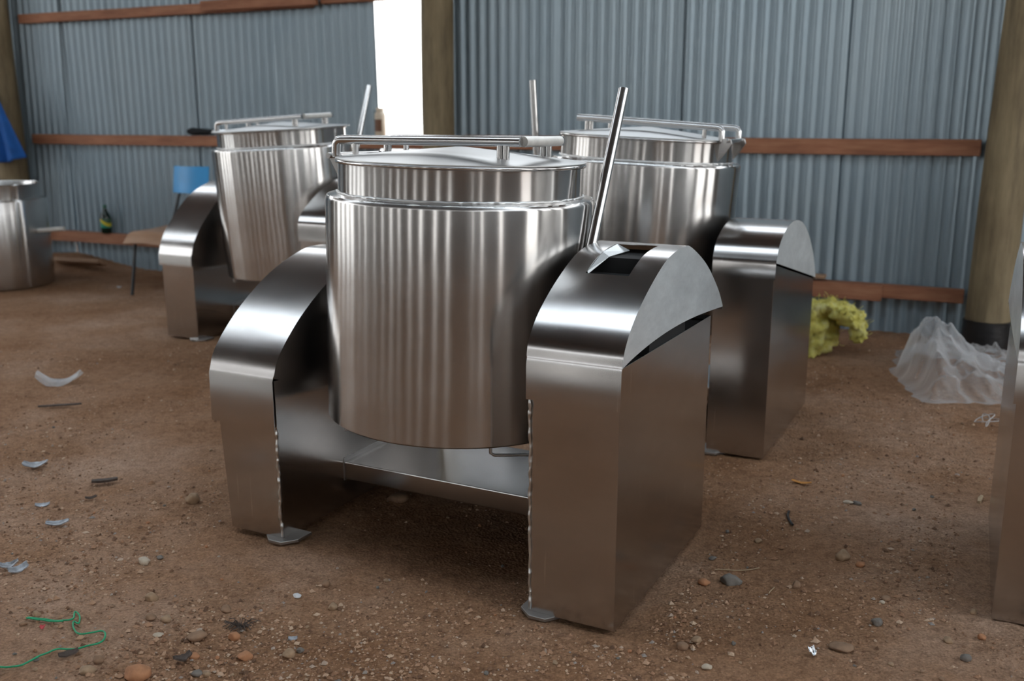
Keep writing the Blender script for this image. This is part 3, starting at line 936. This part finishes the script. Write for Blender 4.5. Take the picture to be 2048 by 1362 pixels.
# lower lump that spills forward to the floor
wl = MB()
def lump(a, b_):
    th = 2 * math.pi * a; ph = math.pi * b_
    d = Vector((math.sin(ph) * math.cos(th), math.sin(ph) * math.sin(th), math.cos(ph)))
    r = 1 + 0.38 * noise.fractal(d * 2.6, 0.9, 2.0, 5)
    return (-0.055 + (0.125 + 0.02 * d.z) * d.x * r, -0.05 + 0.12 * d.y * r - 0.05 * max(0, -d.z), max(0.0, 0.115 + 0.145 * d.z * r))
wl.grid(lump, 60, 36)
o = wl.build('wool_lump', M['wool'], wo, smooth=180)
md = o.modifiers.new('rough', 'DISPLACE'); md.texture = tx; md.strength = 0.025
# loose fibres
rng = random.Random(5)
fbm_ = MB()
for i in range(260):
    a, b_ = rng.random(), rng.random()
    p = Vector(wool(a, b_)) if i % 3 else Vector(lump(a, b_))
    dirv = Vector((rng.uniform(-1, 1), rng.uniform(-1, 0.4), rng.uniform(-0.4, 1))).normalized()
    L = rng.uniform(0.02, 0.05)
    q = p + dirv * L * 0.5 + Vector((rng.uniform(-1, 1), rng.uniform(-1, 1), rng.uniform(-1, 1))) * 0.006
    fbm_.tube([p, q, p + dirv * L], 0.0012, 4, False)
o = fbm_.build('wool_fibre', M['wool'], wo)
o['kind'] = 'stuff'

# ------------------------------------------------------------------ crumpled clear plastic sheet
pb = MB()
rng = random.Random(11)
C0 = Vector((2.10, 4.58))
def plastic(a, b_):
    x = -0.34 + 0.98 * a * (1 - 0.34 * b_)
    y = -0.50 + 0.98 * b_
    x += 0.16 * max(0, b_ - 0.45) * (1 - a) * 2
    x += 0.07 * noise.fractal(Vector((a * 3, b_ * 4, 5)), 1, 2, 3)
    y += 0.06 * noise.fractal(Vector((a * 5, b_ * 3, 8)), 1, 2, 3)
    edge = min(a, 1 - a, b_, 1 - b_)
    e = min(1, edge / 0.12); e = e * e * (3 - 2 * e)
    px, py = x + 0.185, y + 0.14
    ang = math.atan2(py, px)
    d = math.hypot(px, py) * (1 + 0.16 * math.sin(ang * 5 + 0.7) + 0.10 * math.sin(ang * 9 + 2))
    peak = 0.235 * max(0.0, 1 - d / 0.30) ** 1.35
    wv = Vector((x * 3.2 + 0.6 * y, y * 5.0, 1.3))
    ridge = 0.075 * (1 - abs(noise.noise(wv))) ** 3 * (0.5 + 0.5 * noise.noise(Vector((x * 2, y * 2, 9))))
    ridge += 0.034 * (1 - abs(noise.noise(Vector((x * 8 + y * 3, y * 10, 7.3))))) ** 4
    ridge += 0.014 * (1 - abs(noise.noise(Vector((x * 17, y * 19 - x * 5, 3.3))))) ** 3
    ridge += 0.030 * math.exp(-((edge - 0.10) / 0.06) ** 2) * (0.6 + 0.6 * noise.noise(Vector((x * 7, y * 7, 4))))
    z = (peak + ridge + 0.02) * e + 0.006
    return (x, y, z)
pb.grid(plastic, 110, 110)
o = pb.build('plastic_sheet', M['polythene'], None, smooth=180, loc=(C0.x + 0.03, C0.y, -0.006), rotz=math.radians(-4))
tag(o, 'crumpled clear plastic sheet lying on the floor by the right post', 'plastic sheet')

# tangle of white string by the right pedestal
mb = MB()
rng = random.Random(3)
pts = []
for i in range(60):
    t = i / 59
    pts.append((0.05 * math.sin(t * 17) * (0.6 + 0.4 * math.sin(t * 5)), 0.05 * math.cos(t * 13 + 1), 0.02 + 0.025 * abs(math.sin(t * 9 + 0.4))))
mb.tube(pts, 0.0018, 6)
o = mb.build('string_tangle', M['white_string'], None, smooth=60, loc=(1.885, 3.78, -0.012))
tag(o, 'small tangle of white string on the floor near the right edge', 'string')

# green nylon string, front left
P = [(-1.183, 2.223), (-1.132, 2.213), (-1.093, 2.208), (-1.074, 2.223), (-1.082, 2.255), (-1.063, 2.237), (-1.050, 2.200), (-1.065, 2.208), (-1.051, 2.176), (-1.022, 2.148), (-0.978, 2.160), (-0.960, 2.136), (-0.964, 2.102), (-1.000, 2.087), (-1.046, 2.082), (-1.074, 2.058), (-1.101, 2.014), (-1.144, 2.010), (-1.204, 1.995), (-1.30, 1.985)]
def spline(P, k=8):
    out_ = []
    A = [Vector(p) for p in P]
    for i in range(len(A) - 1):
        p0 = A[max(i - 1, 0)]; p1 = A[i]; p2 = A[i + 1]; p3 = A[min(i + 2, len(A) - 1)]
        for j in range(k):
            t = j / k
            out_.append(0.5 * ((2 * p1) + (p2 - p0) * t + (2 * p0 - 5 * p1 + 4 * p2 - p3) * t * t + (3 * p1 - p0 - 3 * p2 + p3) * t ** 3))
    out_.append(A[-1])
    return out_
mb = MB()
mb.tube([(q.x, q.y, floor_z(q.x, q.y) + 0.008) for q in spline(P)], 0.0022, 8)
q0 = spline([(-1.185, 2.219), (-1.13, 2.207), (-1.088, 2.203)])
mb.tube([(q.x, q.y, floor_z(q.x, q.y) + 0.008) for q in q0], 0.0020, 8)
tag(mb.build('nylon_string', M['string'], None, smooth=60), 'green nylon string curling over the dirt at the front left', 'string')

# ------------------------------------------------------------------ stones
def make_stone(name, x, y, w, mat, label, flat=0.62, seed=0, group=None, aspect=0.8, cat='stone'):
    bm = bmesh.new()
    bmesh.ops.create_icosphere(bm, subdivisions=3, radius=0.5)
    off = Vector((seed * 3.17, seed * 1.31, seed * 0.77))
    rg = random.Random(seed)
    planes = [(Vector((rg.uniform(-1, 1), rg.uniform(-1, 1), rg.uniform(-1, 1))).normalized(), rg.uniform(0.30, 0.44)) for _ in range(7)]
    for vt in bm.verts:
        c = vt.co
        for nrm, dd in planes:
            s_ = c.dot(nrm) - dd
            if s_ > 0:
                c -= nrm * s_ * 0.85
        n_ = noise.fractal(c * 2.5 + off, 1.0, 2.0, 3)
        vt.co = c * (1 + 0.12 * n_)
    xs = [vt.co.x for vt in bm.verts]
    k = 1.0 / (max(xs) - min(xs))
    for vt in bm.verts:
        vt.co = Vector((vt.co.x * w * k, vt.co.y * w * aspect * k, vt.co.z * w * flat * k))
    for f in bm.faces: f.smooth = True
    me = bpy.data.meshes.new(name)
    bm.to_mesh(me); bm.free()
    me.materials.append(mat)
    o = bpy.data.objects.new(name, me)
    COL.objects.link(o)
    o.location = (x, y, floor_z(x, y) + w * flat * 0.30)
    o.rotation_euler.z = rg.uniform(-0.5, 0.5)
    tag(o, label, cat, group)
    return o

G = 'single stones lying on the dirt floor'
STONES = [
 (-1.021, 2.990, .0475, 'tan', 'tan pointed stone left of the near kettle, alone on smooth dirt', .95),
 (-1.016, 2.550, .0361, 'pale', 'pale tan stone in the dirt in front of the near left pedestal', .55),
 (-0.982, 2.576, .0181, 'grey', 'tiny purplish grey stone just right of a pale tan one', .6),
 (-0.921, 2.336, .0345, 'tan', 'rounded tan stone with a dimple at lower left of the floor', .8),
 (-0.887, 2.235, .0290, 'brown', 'left one of two brown stones side by side right of the green string', .6),
 (-0.846, 2.227, .0290, 'tan', 'right one of two stones side by side right of the green string', .6),
 (-0.555, 2.361, .0230, 'white', 'small white stone on the dirt in front of the crossbeam', .55),
 (-0.490, 2.415, .0230, 'brown', 'small brown stone just behind the white one', .8),
 (-0.451, 2.294, .0240, 'tan', 'upright tan stone right of the small white stone', .9),
 (-0.716, 2.289, .0310, 'brown', 'flat brown stone behind the dark root tuft', .6),
 (-0.659, 2.148, .0300, 'orange', 'reddish upright stone in front of the dark root tuft', .9),
 (-0.749, 2.150, .0470, 'brown', 'long brown stone left of the dark root tuft', .5),
 (-0.609, 2.060, .0370, 'orange', 'wide orange brown stone near the bottom edge left of centre', .6),
 (-0.511, 2.063, .0310, 'tan', 'tan stone near the bottom edge, right of the wide orange brown one', .85),
 (-0.488, 2.084, .0200, 'grey', 'small grey stone touching the tan one near the bottom edge', .7),
 (-0.726, 2.056, .0240, 'orange', 'small reddish stone above the dark bark chip at bottom', .7),
 (-0.945, 2.001, .0400, 'tan', 'broad tan stone at the bottom left, below the green string loop', .55),
 (-0.822, 1.971, .0620, 'orange', 'largest orange stone, cut by the bottom edge of the photo', .6),
 (-0.696, 1.979, .0255, 'grey', 'dark grey stone at the bottom edge left of centre', .7),
 (-0.675, 1.983, .0200, 'tan', 'small tan stone beside the dark grey one at the bottom edge', .8),
 (-0.935, 2.037, .0265, 'brown', 'brown stone just above the broad tan one at bottom left', .8),
 (-0.843, 2.160, .0260, 'pale', 'pale flat stone in the gravel right of the green string loop', .35),
 (-1.174, 2.248, .0235, 'tan', 'small tan stone right behind the upper end of the green string', .7),
 (-1.182, 2.198, .0200, 'brown', 'small brown stone just in front of the upper end of the string', .6),
 (0.583, 2.447, .0600, 'grey', 'large dark grey stone right of the near tall pedestal', .6),
 (0.922, 2.576, .0430, 'tan', 'rounded tan stone on the open floor at the right', .9),
 (0.956, 2.532, .0290, 'orange', 'flat reddish stone touching the shade beside a rounded tan stone', .6),
 (0.885, 2.205, .0280, 'grey', 'blackish green stone on the dirt at lower right', .75),
 (0.952, 2.326, .0250, 'brown', 'small flat brown stone in front of the shaded dirt at right', .55),
 (0.936, 2.310, .0150, 'pale', 'tiny pale stone touching a flat brown one at right', .8),
 (0.746, 2.406, .0260, 'brown', 'brown stone right of the large dark grey stone', .9),
 (0.718, 2.701, .0230, 'tan', 'small tan stone behind the large dark grey one', .8),
 (1.101, 2.978, .0280, 'grey', 'small flat grey stone, right one of a flat pair in the aisle', .5),
 (1.074, 2.986, .0340, 'pale', 'small flat pale stone, left one of a flat pair in the aisle', .35),
 (0.436, 2.012, .0260, 'pale', 'pale stone at the bottom edge right of centre', .6),
 (1.029, 2.043, .0250, 'grey', 'greenish grey stone at the bottom right corner', .8),
 (1.025, 2.125, .0230, 'tan', 'small tan stone left of an orange one at lower right', .7),
 (1.111, 2.141, .0200, 'orange', 'small orange stone below the pedestal at the right edge', .8),
 (0.763, 2.093, .0600, 'brown', 'flat half buried brown stone at the bottom right of centre', .22),
 (1.141, 2.253, .0180, 'tan', 'small tan stone at the foot of the pedestal at the right edge', .8),
 (0.512, 2.441, .0330, 'orange', 'orange brown stone against the near tall pedestal at its right', .6),
 (0.562, 2.582, .0240, 'grey', 'small grey stone right behind the orange brown one by the pedestal', .6),
 (0.396, 2.098, .0290, 'brown', 'brown stone in front of the near tall pedestal, left of a tan one', .8),
 (0.431, 2.120, .0260, 'tan', 'tan stone in front of the near tall pedestal, right of a brown one', .8),
 (-0.368, 3.007, .0700, 'brown', 'long brown stone in the shade below the crossbeam', .45),
]
for i, (x, y, w, m_, lab, fl) in enumerate(STONES):
    make_stone('stone', x, y, w, M['stone_' + m_], lab, fl, seed=i + 1, group=G)

# loose pebbles that nothing tells apart
rng = random.Random(21)
KX = [(OF, YF), (OB, YB), (OL, YB), (OR, YR)]
def free(x, y, marg=0.03):
    for o_, yaw in KX:
        dx, dy = x - o_.x, y - o_.y
        lx = dx * math.cos(-yaw) - dy * math.sin(-yaw); ly = dx * math.sin(-yaw) + dy * math.cos(-yaw)
        if math.hypot((x - 2.1) / 0.5, (y - 4.58) / 0.55) < 1 or math.hypot(x - 1.6, y - 5.0) < 0.25:
            return False
        if (0.37 < abs(lx) < 0.68 and -0.40 < ly < 0.62) or (o_ is OR and abs(lx) < 0.7 and -0.42 < ly < 0.65):
            return False
    return True
proto = []
for k, mm in enumerate(('tan', 'brown', 'grey', 'orange')):
    proto.append(M['stone_' + mm])
cnt = 0
src = {}
while cnt < 110:
    y = 1.93 + (rng.random() ** 1.7) * 2.0
    x = rng.uniform(-0.60, 0.60) * y
    if not free(x, y): continue
    if any(math.hypot(x - s[0], y - s[1]) < 0.04 + s[2] * 0.5 for s in STONES): continue
    k = cnt % 12
    if k not in src:
        o = make_stone('pebble', x, y, 0.012, proto[k % 4], 'small loose pebble scattered on the dirt floor', 0.65, seed=100 + k, group='small loose pebbles', cat='pebble')
        src[k] = o
    else:
        o = src[k].copy()
        COL.objects.link(o)
    s = rng.uniform(0.6, 1.35)
    o.scale = (s, s, s)
    o.location = (x, y, floor_z(x, y) + 0.012 * s * 0.65 * 0.25)
    o.rotation_euler.z = rng.uniform(0, 6.28)
    cnt += 1

# fine gravel: one object, nobody could count it
gr_ = MB()
rng = random.Random(77)
base = [(1, 0, 0), (-1, 0, 0), (0, 1, 0), (0, -1, 0), (0, 0, 1), (0, 0, -0.6)]
ico = [(0, 2, 4), (2, 1, 4), (1, 3, 4), (3, 0, 4), (2, 0, 5), (1, 2, 5), (3, 1, 5), (0, 3, 5)]
made = 0
while made < 40000:
    y = 1.85 + (rng.random() ** 2.0) * 3.6
    if rng.random() < 0.16: y = 1.85 - 0.9 * rng.random() ** 1.6
    x = rng.uniform(-0.72, 0.72) * (max(y, 1.85) + 0.1)
    dens = noise.fractal(Vector((x * 1.6, y * 1.6, 4.4)), 1, 2, 3)
    if rng.random() > 0.55 + dens * 1.1: continue
    if not free(x, y): continue
    made += 1
    r = rng.uniform(0.0014, 0.0034) * (1.0 + 1.9 * (rng.random() ** 5))
    rz = rng.uniform(0, 6.28); ca, sa = math.cos(rz), math.sin(rz)
    ax, ay, az = r * rng.uniform(0.7, 1.4), r * rng.uniform(0.7, 1.3), r * rng.uniform(0.5, 1.0)
    z = floor_z(x, y) + az * 0.3
    j = [(1 + rng.uniform(-0.3, 0.3)) for _ in base]
    gr_.add([(x + (p[0] * ax * ca - p[1] * ay * sa) * t_, y + (p[0] * ax * sa + p[1] * ay * ca) * t_, z + p[2] * az * t_) for p, t_ in zip(base, j)], ico)
me = bpy.data.meshes.new('gravel')
me.from_pydata(gr_.v, [], gr_.f)
m, nt, b = new_mat('gravel_grains')
gi = nt.nodes.new('ShaderNodeNewGeometry')
cr = ramp(nt, gi.outputs['Random Per Island'], [(0.0, (0.12, 0.062, 0.034)), (0.35, (0.29, 0.152, 0.084)), (0.7, (0.42, 0.245, 0.145)), (0.93, (0.55, 0.39, 0.27)), (1.0, (0.26, 0.23, 0.21))])
nt.links.new(cr.outputs[0], b.inputs['Base Color'])
b.inputs['Roughness'].default_value = 0.9
me.materials.append(m)
o = bpy.data.objects.new('gravel', me)
COL.objects.link(o)
tag(o, 'fine brown gravel and grit strewn over the dirt floor', 'gravel', kind='stuff')

# ------------------------------------------------------------------ chips, flakes, twigs
def chip(name, x, y, L, W, th, mat, label, cat, rot=0.0, curl=0.15, seed=0, tilt=0.0):
    mb = MB()
    rg = random.Random(seed)
    ph = rg.uniform(0, 6)
    def f(a, b_):
        xx = (a - 0.5) * L
        wv = W * (0.55 + 0.45 * math.sin(math.pi * min(1, max(0, a * 0.85 + 0.1)))) * (1 + 0.25 * noise.noise(Vector((a * 5, seed, 0))))
        yy = (b_ - 0.5) * wv + 0.15 * W * noise.noise(Vector((a * 3, seed + 5, 0)))
        zz = curl * W * ((a - 0.5) * 2) ** 2 + 0.3 * curl * W * math.sin(b_ * 5 + ph) + tilt * yy
        return (xx, yy, zz + 0.5 * abs(tilt) * W)
    mb.grid(f, 14, 6)
    o = mb.build(name, mat, None, smooth=60, solid=th, loc=(x, y, floor_z(x, y) + th + 0.002), rotz=rot)
    tag(o, label, cat)
    return o
chip('metal_flake', -1.673, 3.311, .082, .036, .003, M['flake'], 'longest grey metal flake, far left on the floor', 'scrap', 0.2, 0.35, 1, 0.3)
chip('wood_chip', -1.365, 3.150, .082, .022, .008, M['bark'], 'thin dark wood chip on bare dirt left of the near kettle', 'wood chip', 0.35, 0.1, 2)
chip('metal_flake', -1.371, 2.806, .066, .024, .003, M['flake'], 'grey metal flake with brown stains, below the thin wood chip', 'scrap', 0.3, 0.3, 3, 0.3)
chip('metal_flake', -1.374, 2.513, .052, .022, .003, M['flake'], 'curled grey flake at the left edge, left one of a pair', 'scrap', 0.5, 0.5, 4, 0.5)
chip('metal_flake', -1.335, 2.488, .052, .018, .003, M['flake'], 'curled grey flake near the left edge, right one of a pair', 'scrap', 0.9, 0.5, 5, 0.4)
chip('metal_flake', -1.481, 2.948, .042, .016, .003, M['flake'], 'small narrow grey flake between the longest and the stained one', 'scrap', 0.3, 0.3, 6, 0.3)
chip('wood_chip', -1.354, 3.012, .036, .018, .004, M['bark'], 'small dark chip just below the thin wood chip', 'wood chip', 0.6, 0.3, 7)
chip('bark_chip', -0.741, 2.028, .042, .020, .005, M['bark'], 'dark bark chip with a pale tip at the bottom left of centre', 'bark', 0.8, 0.4, 8, 0.4)
chip('bark_chip', -1.013, 2.060, .044, .014, .004, M['bark'], 'dark bark chip lying against the green string', 'bark', 0.7, 0.3, 9, 0.4)
chip('metal_flake', -0.518, 2.139, .020, .010, .002, M['flake'], 'tiny grey flake right of the reddish upright stone', 'scrap', 0.1, 0.3, 10, 0.3)
chip('foil_scrap', 0.686, 2.063, .018, .018, .002, M['foil'], 'tiny shiny foil scrap near the bottom edge at right', 'scrap', 0.4, 0.5, 11, 0.6)
chip('wood_chip', 1.511, 3.020, .060, .012, .008, M['straw'], 'short pale stick beside the pedestal at the right edge', 'stick', 1.0, 0.0, 12)
chip('orange_leaf', 0.969, 3.146, .065, .018, .002, M['orange_leaf'], 'dry orange leaf scrap on the floor right of the rear pedestal', 'leaf', -0.4, 0.3, 13)
chip('paper_scrap', -1.128, 2.181, .012, .012, .002, M['red'], 'tiny red scrap in front of the green string', 'scrap', 0.2, 0.4, 14, 0.4)
chip('plastic_scrap', -2.091, 4.450, .19, .13, .002, M['polythene'], 'crumpled clear plastic scrap far left on the open floor', 'plastic scrap', 0.1, 0.35, 15)
chip('wood_chip', -1.901, 4.022, .17, .016, .006, M['bark'], 'long thin dark stick far left, before the clear plastic scrap', 'stick', 0.25, 0.05, 16)
chip('paper_scrap', -2.828, 7.073, .03, .02, .002, M['stone_white'], 'small white paper scrap in front of the plywood chair', 'scrap', 0.1, 0.4, 17)
def twig(name, pts, r, mat, label, cat):
    mb = MB()
    mb.tube([(q.x, q.y, floor_z(q.x, q.y) + r + 0.002) for q in spline(pts, 5)], r, 6)
    tag(mb.build(name, mat, None, smooth=60), label, cat)
twig('bent_wire', [(0.862, 2.905), (0.850, 2.875), (0.846, 2.845), (0.848, 2.81)], 0.004, M['black_plastic'], 'short black bent wire lying in the aisle at right', 'wire')
twig('straw', [(0.665, 2.37), (0.675, 2.39), (0.69, 2.41)], 0.0015, M['straw'], 'thin straw between the large dark grey stone and the brown one', 'straw')
twig('straw', [(0.555, 2.515), (0.62, 2.52), (0.68, 2.53)], 0.0015, M['straw'], 'long pale straw just behind the large dark grey stone', 'straw')
# root tuft
mb = MB()
rng = random.Random(9)
for i in range(36):
    a = rng.uniform(0, 6.28); l = rng.uniform(0.02, 0.045)
    p0 = Vector((rng.uniform(-.012, .012), rng.uniform(-.008, .008), 0.0))
    p1 = p0 + Vector((math.cos(a) * l * 0.5, math.sin(a) * l * 0.4, rng.uniform(0.004, 0.018)))
    p2 = p0 + Vector((math.cos(a) * l, math.sin(a) * l * 0.7, rng.uniform(0.0, 0.012)))
    mb.tube([p0, p1, p2], 0.0011, 5, False)
o = mb.build('root_tuft', M['bark'], None, smooth=60, loc=(-0.655, 2.196, floor_z(-0.655, 2.196) + 0.003))
tag(o, 'dark tuft of dry roots among stones at the bottom left of centre', 'roots')
